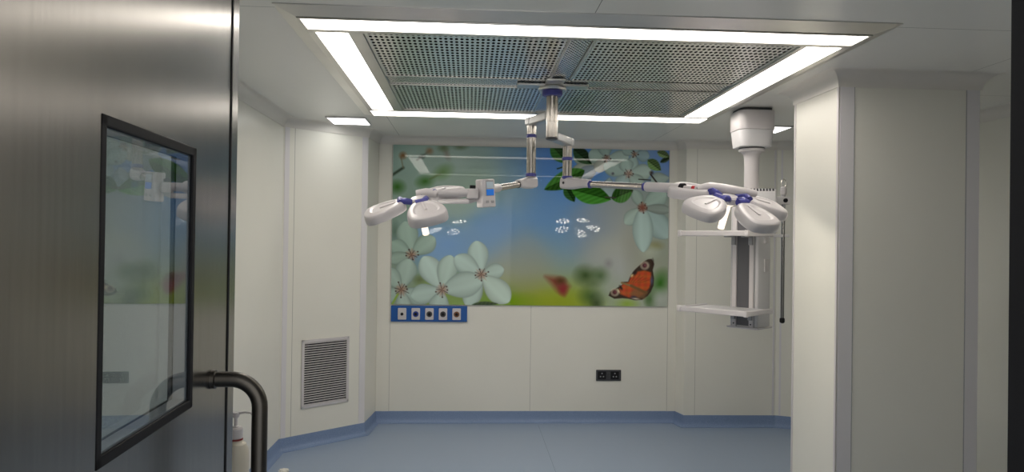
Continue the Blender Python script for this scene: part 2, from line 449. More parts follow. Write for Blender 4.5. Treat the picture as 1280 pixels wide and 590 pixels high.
# ------------------------------------------------------------------ blossom mural (its picture is worked out here, pixel by pixel)
MX0, MX1, MZ0, MZ1 = -.677, 1.771, H - .567, H + .827
def mural_picture():
    W, Hh = 345, 200; ss = 1.75
    w, h = int(W * ss), int(Hh * ss)
    xs = (np.arange(w + 1) / w) * W; ys = (np.arange(h + 1) / h) * Hh
    X, Y = np.meshgrid(xs, ys)
    # into the coordinates of my notes
    PXc = 490.5 + X; PYc = 181 + (1 - Y / 200) * 7.5 * (X / W) + Y
    cps = [(495,190,112,128,124),(540,200,122,136,132),(590,190,118,132,132),(640,190,98,120,142),(680,200,72,105,162),(720,220,72,108,162),(600,230,120,133,124),(560,250,122,134,127),(500,250,108,122,116),
           (640,240,104,124,144),(680,260,84,114,156),(620,285,90,118,158),(700,300,86,116,154),(550,300,98,122,152),(600,310,94,119,150),(650,320,104,119,136),(640,345,132,126,108),(672,338,128,122,104),(620,345,126,124,108),(650,330,124,124,118),(700,328,112,126,128),
           (655,372,112,118,45),(690,376,122,130,38),(725,376,118,128,40),(625,377,85,115,25),(740,345,118,124,105),(765,325,138,136,138),(780,300,138,136,130),(760,270,120,122,126),(735,285,100,115,140),(740,305,120,122,130),(800,330,132,130,120),(830,335,122,122,112),
           (825,300,118,122,116),(830,190,82,108,170),(800,195,108,128,152),(820,250,112,118,116),(800,378,135,138,128),(490,370,108,118,108),(755,376,122,132,112),(830,378,135,135,132),(560,378,100,118,60)]
    num = np.zeros(X.shape + (3,)); den = np.zeros(X.shape)
    for cx_, cy_, r, g_, b in cps:
        wgt = np.exp(-((PXc - cx_) ** 2 + (PYc - cy_) ** 2) / (2 * 19.0 ** 2)) + 1e-5 / (1 + (PXc - cx_) ** 2 + (PYc - cy_) ** 2)
        num += wgt[..., None] * np.array((r, g_, b), float); den += wgt
    img = num / den[..., None]
    rng = np.random.RandomState(3)
    def put(mask, col):
        nonlocal img
        img = img * (1 - mask[..., None]) + np.asarray(col, float) * mask[..., None]
    def smooth(d, s): return np.clip(.5 - d / (2 * s), 0, 1)
    def blob(x, y, rx, ry, col, soft=.5, a=0.0, op=1):
        c, s = math.cos(a), math.sin(a); u = (PXc - x) * c + (PYc - y) * s; v = -(PXc - x) * s + (PYc - y) * c
        d = (np.sqrt((u / rx) ** 2 + (v / ry) ** 2) - 1) * min(rx, ry)
        put(smooth(d, soft * min(rx, ry)) * op, col)
    def petal(bx, by, tx, ty, w_, col=(142, 155, 153), point=1.45, soft=.9):
        Lx, Ly = tx - bx, ty - by; Ln = math.hypot(Lx, Ly); ux, uy = Lx / Ln, Ly / Ln
        u = ((PXc - bx) * ux + (PYc - by) * uy) / Ln; v = (-(PXc - bx) * uy + (PYc - by) * ux)
        uc = np.clip(u, 0, 1)
        half = w_ / 2 * np.sin(PI * uc ** point) ** .6 + .3
        d = np.maximum(np.abs(v) - half, np.maximum(-u, u - 1) * Ln)
        mk = smooth(d, soft)
        vein = 1 + .014 * np.sin(v / max(w_, 1) * 17) * (1 - .5 * uc) - .22 * np.clip(np.abs(v) / (half + .01), 0, 1) ** 3 + .05 * (uc - .5)
        c = np.asarray(col, float)[None, None] * vein[..., None]
        nonlocal img
        img = img * (1 - mk[..., None]) + c * mk[..., None]
    def leaf(bx, by, tx, ty, w_, col, soft=.8):
        Lx, Ly = tx - bx, ty - by; Ln = math.hypot(Lx, Ly); ux, uy = Lx / Ln, Ly / Ln
        u = ((PXc - bx) * ux + (PYc - by) * uy) / Ln; v = (-(PXc - bx) * uy + (PYc - by) * ux); uc = np.clip(u, 0, 1)
        half = w_ / 2 * np.sin(PI * uc ** .85) ** .8
        mk = smooth(np.maximum(np.abs(v) - half, np.maximum(-u, u - 1) * Ln), soft)
        sh = 1 + .22 * np.sign(v) * np.clip(np.abs(v), 0, 2) / 2 - .35 * np.exp(-(v / .8) ** 2) + .1 * np.sin(uc * 40 + v)
        nonlocal img
        img = img * (1 - mk[..., None]) + np.asarray(col, float)[None, None] * sh[..., None] * mk[..., None]
    def line(x0, y0, x1, y1, t, col, soft=.5):
        Lx, Ly = x1 - x0, y1 - y0; Ln = math.hypot(Lx, Ly); ux, uy = Lx / Ln, Ly / Ln
        u = np.clip((PXc - x0) * ux + (PYc - y0) * uy, 0, Ln)
        d = np.sqrt((PXc - x0 - u * ux) ** 2 + (PYc - y0 - u * uy) ** 2) - t / 2
        put(smooth(d, soft), col)
    def stamens(x, y, r, n=13, a0=0, a1=2 * PI):
        blob(x, y, r * .5, r * .5, (118, 92, 84), .8)
        for k in range(n):
            a = a0 + (a1 - a0) * k / n + rng.uniform(-.2, .2); q = r * rng.uniform(.6, 1.05)
            line(x, y, x + q * math.cos(a), y + q * math.sin(a), .5, (48, 34, 32) if k % 2 else (140, 112, 98), .45)
            if k % 3 == 0: blob(x + q * math.cos(a), y + q * math.sin(a), .9, .9, (52, 38, 36), .6)
    def poly_sd(pts):
        pts = np.array(pts, float); n = len(pts); dmin = np.full(X.shape, 1e9); inside = np.zeros(X.shape, bool)
        for i in range(n):
            a, b = pts[i], pts[(i + 1) % n]; e = b - a; wx, wy = PXc - a[0], PYc - a[1]
            t = np.clip((wx * e[0] + wy * e[1]) / (e @ e), 0, 1)
            dmin = np.minimum(dmin, (wx - e[0] * t) ** 2 + (wy - e[1] * t) ** 2)
            cnd = ((a[1] > PYc) != (b[1] > PYc)) & (PXc < (b[0] - a[0]) * (PYc - a[1]) / (b[1] - a[1] + 1e-12) + a[0])
            inside ^= cnd
        d = np.sqrt(dmin); return np.where(inside, -d, d)
    # --- soft far background
    blob(505, 320, 16, 14, (95, 108, 100), 1.0, op=.6); blob(558, 305, 16, 13, (88, 118, 165), 1.2, op=.7)
    blob(600, 366, 26, 9, (90, 108, 62), 1.1, op=.7); blob(632, 376, 28, 7, (88, 118, 22), 1.0, op=.9); blob(700, 374, 34, 8, (120, 128, 38), 1.1, op=.7)
    blob(731, 343, 10, 9, (58, 72, 45), .9); blob(750, 344, 8, 8, (58, 76, 46), .9); blob(742, 352, 6, 4, (78, 90, 60), 1); blob(740, 369, 12, 9, (60, 78, 42), .9); blob(746, 377, 6, 8, (48, 60, 34), .9)
    blob(826, 352, 8, 12, (52, 88, 38), .9, .3); blob(814, 372, 6, 8, (48, 74, 34), .9); blob(784, 378, 10, 5, (112, 135, 40), 1, op=.8); blob(826, 372, 9, 9, (140, 142, 138), .9)
    blob(760, 328, 3.5, 4, (100, 90, 95), 1.2); blob(818, 306, 8, 4, (112, 108, 78), 1); blob(812, 314, 8, 6, (140, 142, 132), 1)
    blob(758, 310, 15, 10, (140, 138, 130), 1.3, op=.6); blob(774, 335, 10, 16, (140, 140, 146), 1.2, op=.6); blob(745, 325, 14, 8, (138, 138, 142), 1.2, op=.5); blob(760, 360, 12, 14, (135, 138, 134), 1.2, op=.7)
    blob(790, 300, 8, 26, (122, 118, 112), 1.2, op=.6)
    # --- blurred second butterfly
    put(smooth(poly_sd([(681, 345), (699, 346), (704, 348), (711, 357), (705, 368), (696, 363), (688, 353)]), 4.2), (106, 58, 48)); blob(700, 350, 5, 3.5, (72, 50, 34), 1)
    blob(703, 361, 4, 5, (112, 42, 46), 1)
    # --- upper left twigs
    blob(515, 195, 12, 10, (130, 144, 140), 1.2); blob(570, 198, 12, 9, (130, 142, 140), 1.2)
    line(490, 219, 503, 210, 3.0, (50, 58, 50), 1.2); line(503, 210, 500, 196, 1.2, (100, 95, 80), 1.0); line(520, 200, 536, 188, 1.6, (85, 92, 85), 1.4); blob(526, 196, 2.5, 2.2, (58, 66, 62), 1)
    blob(502.5, 194.5, 3.2, 3.2, (104, 70, 46), 1.0); blob(535, 189, 3.4, 3.2, (112, 88, 68), 1.0); blob(556, 192, 2.5, 6, (110, 104, 98), 1.2, -.4)
    blob(552, 185, 5, 3, (78, 88, 62), 1.2); blob(573, 184, 6, 2.5, (74, 86, 64), 1.2)
    blob(530, 227, 8, 5.5, (56, 86, 44), .9, -.2); blob(552, 215, 9, 6, (84, 108, 68), 1.0, -.5); line(536, 224, 548, 218, 2, (80, 95, 62), 1.3); blob(496, 234, 7, 6, (50, 80, 38), .9); blob(494, 290, 4, 8, (78, 92, 84), 1.2)
    # --- lower left blossom cluster
    A = (514.8, 318.8)
    petal(*A, 506, 277, 26, (128, 142, 136)); petal(*A, 543, 297, 24, (126, 140, 134)); petal(*A, 488, 304, 20, (124, 138, 132)); petal(*A, 487, 326, 16, (122, 134, 128))
    stamens(A[0], A[1], 9)
    B = (503, 362.5); C_ = (553, 362.5); D = (601, 343)
    petal(*B, 512, 324, 26, (134, 146, 142)); petal(*B, 484, 336, 20, (134, 146, 142)); petal(*B, 482, 374, 20, (130, 142, 138)); petal(*B, 536, 377, 22, (132, 144, 142)); petal(*B, 508, 392, 18, (138, 148, 145))
    line(499, 368, 492, 381, 2.4, (110, 130, 60), .7)
    blob(525, 350, 5, 4, (86, 92, 66), 1)
    petal(*C_, 529, 321, 28, (146, 158, 156)); petal(*C_, 563, 319, 25, (140, 153, 149)); petal(*C_, 515, 371, 25, (140, 152, 150)); petal(*C_, 547, 392, 24, (136, 148, 145))
    petal(*D, 594, 301, 25, (144, 157, 155)); petal(*D, 568, 321, 24, (142, 155, 153)); petal(*D, 629, 336, 19, (138, 150, 147)); petal(*D, 584, 383, 23, (138, 150, 147))
    petal(*C_, 603, 350, 32, (138, 150, 147), 1.2); petal(*D, 636, 377, 29, (148, 159, 154))
    stamens(*B, 10); stamens(*C_, 10); stamens(*D, 9)
    leaf(590, 381, 622, 379, 7, (48, 66, 32))
    # --- upper right leaves and blossoms
    leaf(686, 181, 708, 204, 20, (42, 72, 36)); 
    petal(745, 205, 714, 196, 16, (122, 134, 130)); petal(748, 203, 712, 214, 13, (134, 136, 130)); petal(745, 208, 722, 222, 18, (118, 126, 138))
    leaf(714, 186, 737, 205, 17, (36, 54, 36)); leaf(728, 213, 678, 237, 22, (46, 80, 34)); line(694, 211, 704, 208, 1.6, (40, 52, 40))
    E_, F_, G_, I_ = (756, 198), (784, 217), (791, 193), (802, 259)
    petal(*E_, 733, 192, 20, (132, 146, 142)); petal(*E_, 752, 176, 18, (128, 142, 140)); petal(*E_, 784, 196, 17, (140, 152, 150)); petal(*E_, 742, 214, 15, (140, 140, 136))
    petal(*G_, 810, 196, 15, (126, 142, 150)); petal(*G_, 795, 178, 14, (124, 140, 148)); petal(*G_, 776, 186, 12, (132, 146, 146)); petal(*G_, 787, 214, 16, (138, 152, 152))
    petal(*F_, 752, 206, 20, (134, 148, 146)); petal(*F_, 813, 214, 20, (142, 154, 151)); petal(*F_, 772, 236, 20, (132, 146, 148)); petal(*F_, 802, 234, 18, (134, 146, 142)); petal(*F_, 779, 200, 18, (138, 152, 150))
    petal(836, 222, 812, 226, 18, (128, 138, 136)); petal(748, 226, 742, 250, 22, (126, 138, 138)); petal(760, 222, 756, 248, 22, (122, 134, 140)); petal(712, 230, 731, 243, 14, (134, 146, 140))
    stamens(*E_, 6, 9); stamens(*F_, 7, 11); stamens(*G_, 5, 9); blob(764, 217, 1.4, 1.4, (58, 56, 66), .8)
    leaf(808, 200, 825, 213, 13, (78, 98, 60)); leaf(824, 203, 838, 196, 6, (44, 54, 40)); leaf(820, 190, 836, 196, 9, (88, 102, 70))
    line(797, 224, 812, 225, 1.3, (40, 40, 38)); line(812, 218, 820, 228, 1.8, (44, 38, 38)); blob(813, 216, 2.2, 2.0, (54, 46, 44), .8)
    leaf(704, 232, 716, 252, 14, (34, 58, 30)); leaf(712, 236, 762, 249, 25, (46, 88, 34)); leaf(763, 248, 790, 237, 20, (44, 76, 34)); line(755, 246, 768, 247, 1.6, (60, 52, 52)); line(788, 238, 793, 248, 1.3, (48, 40, 40))
    petal(*I_, 791, 238, 14, (122, 134, 130)); petal(*I_, 832, 240, 24, (128, 141, 138)); petal(*I_, 780, 279, 18, (132, 144, 140)); petal(*I_, 836, 296, 30, (128, 142, 144), 1.2); petal(*I_, 804, 314, 26, (140, 154, 154), 1.0); petal(*I_, 838, 262, 12, (112, 118, 116))
    stamens(*I_, 7, 13); blob(802, 259, 4, 4, (104, 62, 54), .9)
    # --- butterfly
    O = [(814.5, 322.3), (810, 322.6), (804, 326), (794, 335), (788, 343), (785, 350.5), (777, 351), (778, 354), (770, 359), (762.5, 363), (760.5, 368), (768, 371.8), (778, 371), (785, 371.5), (794, 373.2), (803, 372.8), (810, 368), (814, 363), (817.5, 355), (818, 346.5), (816.2, 336), (818, 328.4)]
    sd = poly_sd(O); put(smooth(sd, .6), (52, 42, 38))
    I2 = [(806, 336.5), (797, 338), (789, 344), (786, 351), (779, 353), (774, 359), (775, 366), (786, 370), (797, 371), (806, 365), (812, 358), (815, 349), (814, 339)]
    mo = smooth(poly_sd(I2), 1.2)
    oc = np.stack([148 + 8 * np.sin(PXc * .8), 66 + 6 * np.sin(PYc * .9), 40 + 0 * PXc], -1)
    img = img * (1 - mo[..., None]) + oc * mo[..., None]
    put(smooth(poly_sd([(793, 359), (806, 362), (811, 362), (806, 371), (794, 371.5), (787, 366)]), 2) * .8, (104, 76, 54))
    for k in range(5): line(788 + k * 3, 352, 796 + k * 4, 340 + k * 2, .4, (110, 52, 36), .6)
    line(777, 352, 790, 356, 2.4, (112, 92, 62), .7); line(789, 355.5, 808, 364, 3.2, (92, 68, 46), 1.0)
    for (x, y, r) in ((806, 330.5, 5.2), (768.5, 363.8, 4.9)):
        blob(x, y, r, r * .9, (168, 152, 136), .35); blob(x - .3, y, r * .62, r * .62, (62, 36, 40), .5); blob(x + .3, y - .3, r * .28, r * .3, (100, 58, 66), .6)
    blob(793.5, 339.5, 2.2, 3.0, (46, 36, 34), .6, .7); blob(789.8, 343, 1.2, 2, (176, 150, 110), .7, .7); blob(776, 358, 1.5, 3, (46, 36, 34), .6, -.6); blob(773, 362, 1, 2.4, (172, 150, 120), .7, -.5)
    blob(793, 370.4, 4.6, 2.2, (56, 50, 62), .6, .2); blob(795, 371.5, 3.8, .8, (160, 146, 130), .8, .1); blob(815, 349, 1.6, 4, (64, 62, 84), .9); blob(816, 327, 1.3, 4, (46, 36, 34), .8)
    c = np.clip(img, 0, 255) / 255
    lin = np.where(c <= .04045, c / 12.92, ((c + .055) / 1.055) ** 2.4)
    return lin, w, h
lin, w_, h_ = mural_picture()
lin = np.clip((lin - .006) * np.array((1.9, 2.05, 1.9)), .004, .9)           # the print itself, before the room's light falls on it
nx, ny = w_ + 1, h_ + 1
gx = np.linspace(MX0, MX1, nx); gz = np.linspace(MZ1, MZ0, ny)
GX, GZ = np.meshgrid(gx, gz)
YF = 6.335
co = np.stack([GX, np.full(GX.shape, YF), GZ], -1).reshape(-1, 3)
nb = len(co)
corner = [0, nx - 1, (ny - 1) * nx + nx - 1, (ny - 1) * nx]
backv = np.array([[co[i][0], 6.3495, co[i][2]] for i in corner])
co = np.concatenate([co, backv])
idx = np.arange(nb).reshape(ny, nx)
f = np.stack([idx[:-1, :-1], idx[1:, :-1], idx[1:, 1:], idx[:-1, 1:]], -1).reshape(-1, 4)
k = nb
side = np.array([[corner[0], corner[1], k + 1, k], [corner[1], corner[2], k + 2, k + 1], [corner[2], corner[3], k + 3, k + 2], [corner[3], corner[0], k, k + 3], [k, k + 1, k + 2, k + 3]])
f = np.concatenate([f, side])
me = bpy.data.meshes.new('mural_panel')
me.vertices.add(len(co)); me.vertices.foreach_set('co', co.ravel().astype(np.float32))
me.loops.add(f.size); me.loops.foreach_set('vertex_index', f.ravel().astype(np.int32))
me.polygons.add(len(f)); me.polygons.foreach_set('loop_start', np.arange(0, f.size, 4, dtype=np.int32)); 
me.update(calc_edges=True); me.validate()
ca = me.color_attributes.new('picture', 'FLOAT_COLOR', 'POINT')
cc = np.ones((len(co), 4), np.float32); cc[:nb, :3] = lin.reshape(-1, 3); cc[nb:, :3] = .4
ca.data.foreach_set('color', cc.ravel())
mm = mat('printed_glass', (.5, .5, .5, 1), .5, 0, .27)
mm.node_tree.nodes['Principled BSDF'].inputs['Roughness'].default_value = .012
at = N(mm, 'ShaderNodeAttribute', attribute_name='picture'); L(mm, at.outputs['Color'], mm.node_tree.nodes['Principled BSDF'].inputs['Base Color'])
tag(link('mural_panel', me, mm), 'glossy wall mural of white blossoms, blue sky and an orange butterfly', 'wall mural')

# ------------------------------------------------------------------ gas outlet panel
gp = thing('medical_gas_panel', 'blue panel with five white gas outlets under the left of the mural', 'gas outlet panel', (-.344, 6.35, H - .647))
MB().box((0, -.010, 0), (.664, .018, .140), .004).obj('back_plate', M['panel_blue'], gp)
for i, (ringm, core) in enumerate((('white', 'dark'), ('deep_blue', 'dark'), ('dark_grey', 'dark'), ('dark_grey', 'dark'), ('brown', 'dark'))):
    x = -.332 + .098 + i * .1185
    o = MB().box((x, -.024, -.001), (.074, .014, .102), .006).obj('gas_outlet', M['white'], gp)
    MB().tube([(x, -.030, -.002), (x, -.040, -.002)], [.026, .022], 24).obj('outlet_ring', M[ringm], o)
    MB().tube([(x, -.036, -.002), (x, -.0425, -.002)], [.014, .0125], 20).obj('outlet_socket', M[core], o)
# ------------------------------------------------------------------ power socket
so = thing('power_socket', 'dark grey double power socket low on the rear wall', 'power socket', (1.25, 6.35, H - 1.182))
MB().box((0, -.006, 0), (.224, .011, .098), .004).obj('face_plate', M['dark_grey'], so)
for x in (-.06, .055):
    b = MB().box((x, -.0125, 0), (.074, .004, .07), .002)
    o = b.obj('socket_module', M['dark'], so)
    for dx, dz in ((0, .018), (-.013, -.010), (.013, -.010)):
        MB().tube([(x + dx, -.0138, dz), (x + dx, -.0150, dz)], .006, 20).obj('pin_hole', M['grey_plastic'], o)
MB().box((0, -.0135, 0), (.022, .006, .045), .002).obj('switch_rocker', M['dark_grey'], so)

# ------------------------------------------------------------------ air return grille in the angled wall
ga = math.atan2(5.955 - 5.47, -.838 + 1.40)
gd = Vector((math.cos(ga), math.sin(ga), 0))
gc = Vector((-1.40, 5.47, 0)) + gd * .380
gr = thing('air_return_grille', 'white louvred air return grille low in the angled left wall', 'air grille', (gc.x, gc.y, H - 1.042))
gr.rotation_euler = (0, 0, ga)
GW, GH = .412, .522
ringframe(-GW / 2, GW / 2, -GH / 2, GH / 2, .022, -.006, .010, M['white'], 'frame', gr, .002)
MB().box((0, -.0015, 0), (GW - .03, .002, GH - .03)).obj('backing', M['dark'], gr)
sl = MB(); n = 27
for i in range(n):
    z = -GH / 2 + .027 + (GH - .054) * i / (n - 1)
    sl.box((0, -.0075, z), (GW - .042, .011, .0035), 0, 0, Matrix.Rotation(math.radians(24), 4, 'X'))
sl.obj('louvre_slats', M['white'], gr, smooth=False)
for x in (-1, 1):
    for z in (-1, 1): MB().tube([(x * (GW / 2 - .011), -.010, z * (GH / 2 - .011)), (x * (GW / 2 - .011), -.0125, z * (GH / 2 - .011))], .004, 20).obj('screw', M['screw'], gr)

# ------------------------------------------------------------------ twin surgical light
OTC = Vector((.456, 4.05, CEIL))
ot = thing('surgical_light', 'ceiling-hung twin surgical light with two white petal lamp heads on jointed arms', 'surgical light', OTC)
def R_(p): return Vector((p[0], p[1], p[2] + H)) - OTC      # eye-relative height into the light's own frame
pl = MB(); pl.box((0, 0, -.022), (.40, .10, .012), .003); pl.box((0, 0, -.0225), (.10, .36, .012), .003); pl.lathe([(.075, -.03), (.08, -.04), (.075, -.048)], n=32)
pl.obj('mounting_plate', M['steel'], ot)
MB().lathe([(.052, -.045), (.058, -.05), (.058, -.072), (.05, -.078)]).obj('collar_ring', M['blue'], ot)
MB().lathe([(.033, -.07), (.033, -.217), (.0335, -.150), (.0335, -.153), (.033, -.154), (.033, -.218), (.0345, -.219), (.0345, -.223), (.033, -.224), (.033, -.312)]).obj('column', M['tube_steel'], ot)
MB().lathe([(.033, -.312), (.034, -.314), (.034, -.322), (.028, -.325)]).obj('column_end_cap', M['dark_grey'], ot)
def flat_arm(a, b, hgt, wid, name):
    a, b = Vector(a), Vector(b); d = b - a; ln = d.length; yaw = math.atan2(d.y, d.x)
    m = MB().box((ln / 2 + .012, 0, 0), (ln - .024, wid, hgt), .008)
    m.box((ln, 0, 0), (wid + .006, wid + .006, hgt + .004), .012)
    m.transform(Matrix.Translation(a) @ Matrix.Rotation(yaw, 4, 'Z'))
    return m.obj(name, M['white_steel'], ot)
M['white_steel'] = mat('pale_satin_steel', (.50, .50, .50, 1), .3, .6)
LT, RT = Vector((.362, 4.30, 0)), Vector((.580, 4.30, 0))
c2 = Vector((OTC.x, OTC.y, 0))
for T, za, zb, lab in ((LT, .715, .385, 'left'), (RT, .598, .372, 'right')):
    flat_arm(R_((c2.x, c2.y, za)), R_((T.x, T.y, za)), .048, .062, 'swivel_arm')
    p0, p1 = R_((T.x, T.y, za - .02)), R_((T.x, T.y, zb))
    tb = MB().tube([p0, p1], .0285, 28).obj('drop_tube', M['tube_steel'], ot)
    for z in ((za - .085 if lab == 'left' else za - .10), zb + .012):
        q = R_((T.x, T.y, z)); MB().lathe([(.030, -.010), (.0315, -.008), (.0315, .008), (.030, .010)], q, 28).obj('blue_ring', M['blue'], tb)

def along(m, a, b, flip=False):
    """matrix: local x from a to b, local z upwards"""
    d = (b - a).normalized(); y = Vector((0, 0, 1)).cross(d).normalized(); z = d.cross(y)
    mt = Matrix((d, y, z)).transposed().to_4x4(); mt.translation = a
    return m.transform(mt)
def elbow(T, z, to):
    a = R_((T.x, T.y, z)); b = R_(to)
    m = MB()
    secs = []
    for x, hw, hz_, zc in ((-.036, .020, .022, .0), (-.030, .032, .034, 0), (.02, .034, .036, 0), (.05, .032, .034, 0), (.12, .026, .026, .004), (.165, .024, .023, .004), (.17, .019, .019, .004)):
        ring = []
        for k in range(24):
            t = 2 * PI * k / 24; ca, sa = math.cos(t), math.sin(t)
            ring.append(Vector((x, hw * math.copysign(abs(ca) ** .55, ca), zc + hz_ * math.copysign(abs(sa) ** .55, sa))))
        secs.append(ring)
    m.rings(secs)
    along(m, a, b); e = m.obj('elbow_joint', M['white'], ot)
    d = (b - a).normalized()
    pv = MB().tube([(.0, -.036, 0), (.0, -.0375, 0)], .008, 20); along(pv, a, b)
    pv.obj('pivot_screw', M['dark_grey'], e)
    return a, d, (b - a).length

# petal: rounded plate, LEDs on its underside
def petal_mesh(Ln, Wd):
    ctrl = [(-.50, .0), (-.48, .17), (-.34, .33), (-.05, .46), (.24, .49), (.42, .40), (.49, .20), (.50, 0)]
    pts = ctrl + [(x, -y) for x, y in ctrl[-2:0:-1]]
    n = len(pts); outl = []
    for i in range(n):
        p0, p1, p2, p3 = (Vector(pts[(i + j) % n]) for j in (-1, 0, 1, 2))
        for q in range(5):
            t = q / 5
            outl.append(.5 * ((2 * p1) + (p2 - p0) * t + (2 * p0 - 5 * p1 + 4 * p2 - p3) * t * t + (3 * p1 - p0 - 3 * p2 + p3) * t ** 3))
    b = MB()
    prof = [(.02, .006), (.55, .006), (.585, .008), (.62, .0105), (.655, .012), (.84, .010), (.90, .0075), (.945, .003), (.975, -.004), (.99, -.012), (1.0, -.024), (1.0, -.042), (.985, -.048), (.95, -.050), (.93, -.047)]
    b.rings([[Vector((p.x * Ln * s, p.y * Wd * s, z)) for p in outl] for s, z in prof], 0)
    b.rings([[Vector((p.x * Ln * s, p.y * Wd * s, z)) for p in outl] for s, z in ((.93, -.0472), (.91, -.0478))], 1)
    b.box((-.12 * Ln, 0, .0085), (.42 * Ln, .014, .008), .003)           # ridge on the back
    for ux, uy in ((-.30, 0), (-.20, .18), (-.20, -.18), (-.08, 0), (-.04, .30), (-.04, -.30), (.10, .13), (.10, -.13), (.22, .32), (.22, -.32), (.27, 0), (.36, .16), (.36, -.16)):
        b.lathe([(.013, -.0465), (.013, -.0485), (.009, -.0515), (.004, -.053)], (ux * Ln, uy * Wd, 0), 12, 2)
    return b
pm = petal_mesh(.245, .225).obj('petal', [M['white'], M['lens_face'], M['led']])
petal_data = pm.data; bpy.data.objects.remove(pm)

def lamp_head(centre, up, az, r, hub_ctrl, dome, lab, hl=.13, sc=1.0, drop=0):
    c = R_(centre)
    z = Vector(up).normalized(); x = Vector((1, 0, 0)); x = (x - z * x.dot(z)).normalized(); y = z.cross(x)
    B = Matrix((x, y, z)).transposed().to_4x4() @ Matrix.Scale(sc, 4); B.translation = c
    hub = MB().lathe([(.025, .014), (.042, .012), (.052, .002), (.052, -.022), (.042, -.034), (.03, -.038)], n=32)
    hub.transform(B)
    inv = B.inverted()
    hub.tube([R_(p) for p in hub_ctrl], [.018 + .008 * math.sin(PI * k / (len(hub_ctrl) - 1)) for k in range(len(hub_ctrl))], 18)
    h = hub.obj('lamp_head', M['white'], ot); h['label'] = lab
    for a in az:
        a = math.radians(a)
        A = B @ Matrix.Rotation(a, 4, 'Z')
        # blue hinge: curved neck from hub and a ribbed cylinder at the petal
        nk = MB().tube([(.045, .022, -.002), (.075, .03, .012), (.10, .018, .014), (.115, 0, .008)], [.017, .019, .018, .014], 20)
        nk.tube([(.105, -.035, .010), (.105, .035, .010)], .0185, 20)
        nk.transform(A).obj('hinge', M['blue'], h)
        p = bpy.data.objects.new('petal', petal_data); COL.objects.link(p); p.parent = h
        p.matrix_local = A @ Matrix.Translation((r, 0, drop)) @ Matrix.Rotation(math.radians(dome), 4, 'Y')
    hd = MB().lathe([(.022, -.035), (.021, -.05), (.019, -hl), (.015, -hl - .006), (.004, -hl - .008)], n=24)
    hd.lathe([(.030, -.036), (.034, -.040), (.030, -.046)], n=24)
    hd.transform(B).obj('sterile_handle', M['handle_beam_glow'], h)
    return h

# right side: elbow, steel arm, sleeve, head
HR = Vector((1.343, 3.66, .242))
end = Vector((1.130, 3.75, .290))
a, d, ln = elbow(RT, .352, end)
at_ = lambda s: a + d * s
stt = MB().tube([at_(.165), at_(.545)], .0185, 24).obj('steel_arm', M['tube_steel'], ot)
for s in (.172, .540): MB().tube([at_(s - .008), at_(s + .008)], .0225, 24).obj('blue_ring', M['blue'], stt)
slv = MB().tube([at_(.545), at_(.552), at_(ln - .03), at_(ln - .022)], [.022, .0265, .0265, .022], 24).obj('arm_sleeve', M['white'], ot)
MB().tube([at_(ln - .022), at_(ln + .002)], [.0275, .0275], 20).obj('swivel_knob', M['dark'], slv)
MB().tube([at_(ln), at_(ln + .075)], .016, 18).obj('swivel_pin', M['white'], slv)
rm = MB().tube([at_(ln + .048), at_(ln + .066)], .0172, 18).obj('red_mark', M['red'], slv)
e2 = at_(ln + .07) + OTC - Vector((0, 0, H))
lamp_head(HR, (.13, -.42, 1), (-140, -68, 4, 76, 148), .228,
          [tuple(e2), (1.24, 3.71, .297), (1.30, 3.70, .292), (1.36, 3.69, .283), (1.43, 3.69, .274), (1.50, 3.71, .268)], 9, 'right lamp head of five petals', .19, .91, -.012)
# left side: the arm swings towards the doorway, so it looks shorter
HL = Vector((-.262, 3.70, .207))
end = Vector((.012, 3.72, .250))
a, d, ln = elbow(LT, .352, end)
at_ = lambda s: a + d * s
stt = MB().tube([at_(.165), at_(.42)], .0185, 24).obj('steel_arm', M['tube_steel'], ot)
MB().tube([at_(.162), at_(.174)], .0205, 24).obj('end_ring', M['dark_grey'], stt)
slv = MB().tube([at_(.395), at_(.41), at_(ln - .012), at_(ln)], [.018, .0235, .025, .02], 24).obj('arm_sleeve', M['white'], ot)
K = at_(ln)
MB().tube([K + Vector((0, 0, .012)), K + Vector((0, 0, .034))], .0155, 20).obj('swivel_knob', M['dark'], slv)
MB().lathe([(.024, -.036), (.031, -.032), (.031, .012), (.024, .016)], K, 24).obj('sleeve_collar', M['white'], slv)
e2 = R_((-.165, 3.735, .232))
ar = MB().tube([K + Vector((0, 0, -.004)), e2 + Vector((0, 0, .010))], [.022, .020], 20)
ar.tube([at_(ln - .06) + Vector((-.01, -.01, -.042)), K + Vector((-.02, 0, -.048)), e2 + Vector((0, 0, -.034))], [.014, .014, .012], 20)
ar.obj('lamp_arm', M['white'], ot)
rot = Matrix.Translation(at_(.575) + Vector((.012, -.06, -.020))) @ Matrix.Rotation(math.radians(36), 4, 'Z') @ Matrix.Rotation(math.radians(-5), 4, 'Y')
cbx = MB().box((0, 0, 0), (.088, .055, .146), .007).transform(rot).obj('control_box', M['white'], ot)
MB().box((0, .040, .004), (.03, .05, .05), .006).transform(rot).obj('box_bracket', M['white'], cbx)
MB().box((0.008, -.0280, .026), (.052, .002, .080), .0005).transform(rot).obj('display_frame', M['grey_plastic'], cbx)
MB().box((0.008, -.0292, .042), (.044, .002, .034), .0005).transform(rot).obj('display_top', M['screen'], cbx)
MB().box((0.008, -.0292, .004), (.048, .002, .032), .0005).transform(rot).obj('display_blue', M['screen_blue'], cbx)
for x in (-.012, .020): MB().box((x, -.0288, -.044), (.018, .003, .013), .001).transform(rot).obj('button', M['grey_plastic'], cbx)
e3 = e2 + OTC - Vector((0, 0, H))
lamp_head(HL, (-.20, -.35, 1), (-172, -76, 50), .205, [tuple(e3), (-.19, 3.75, .240), (-.23, 3.75, .243), (-.28, 3.75, .238)], 9, 'left lamp head of three petals', .215, .889, -.010)

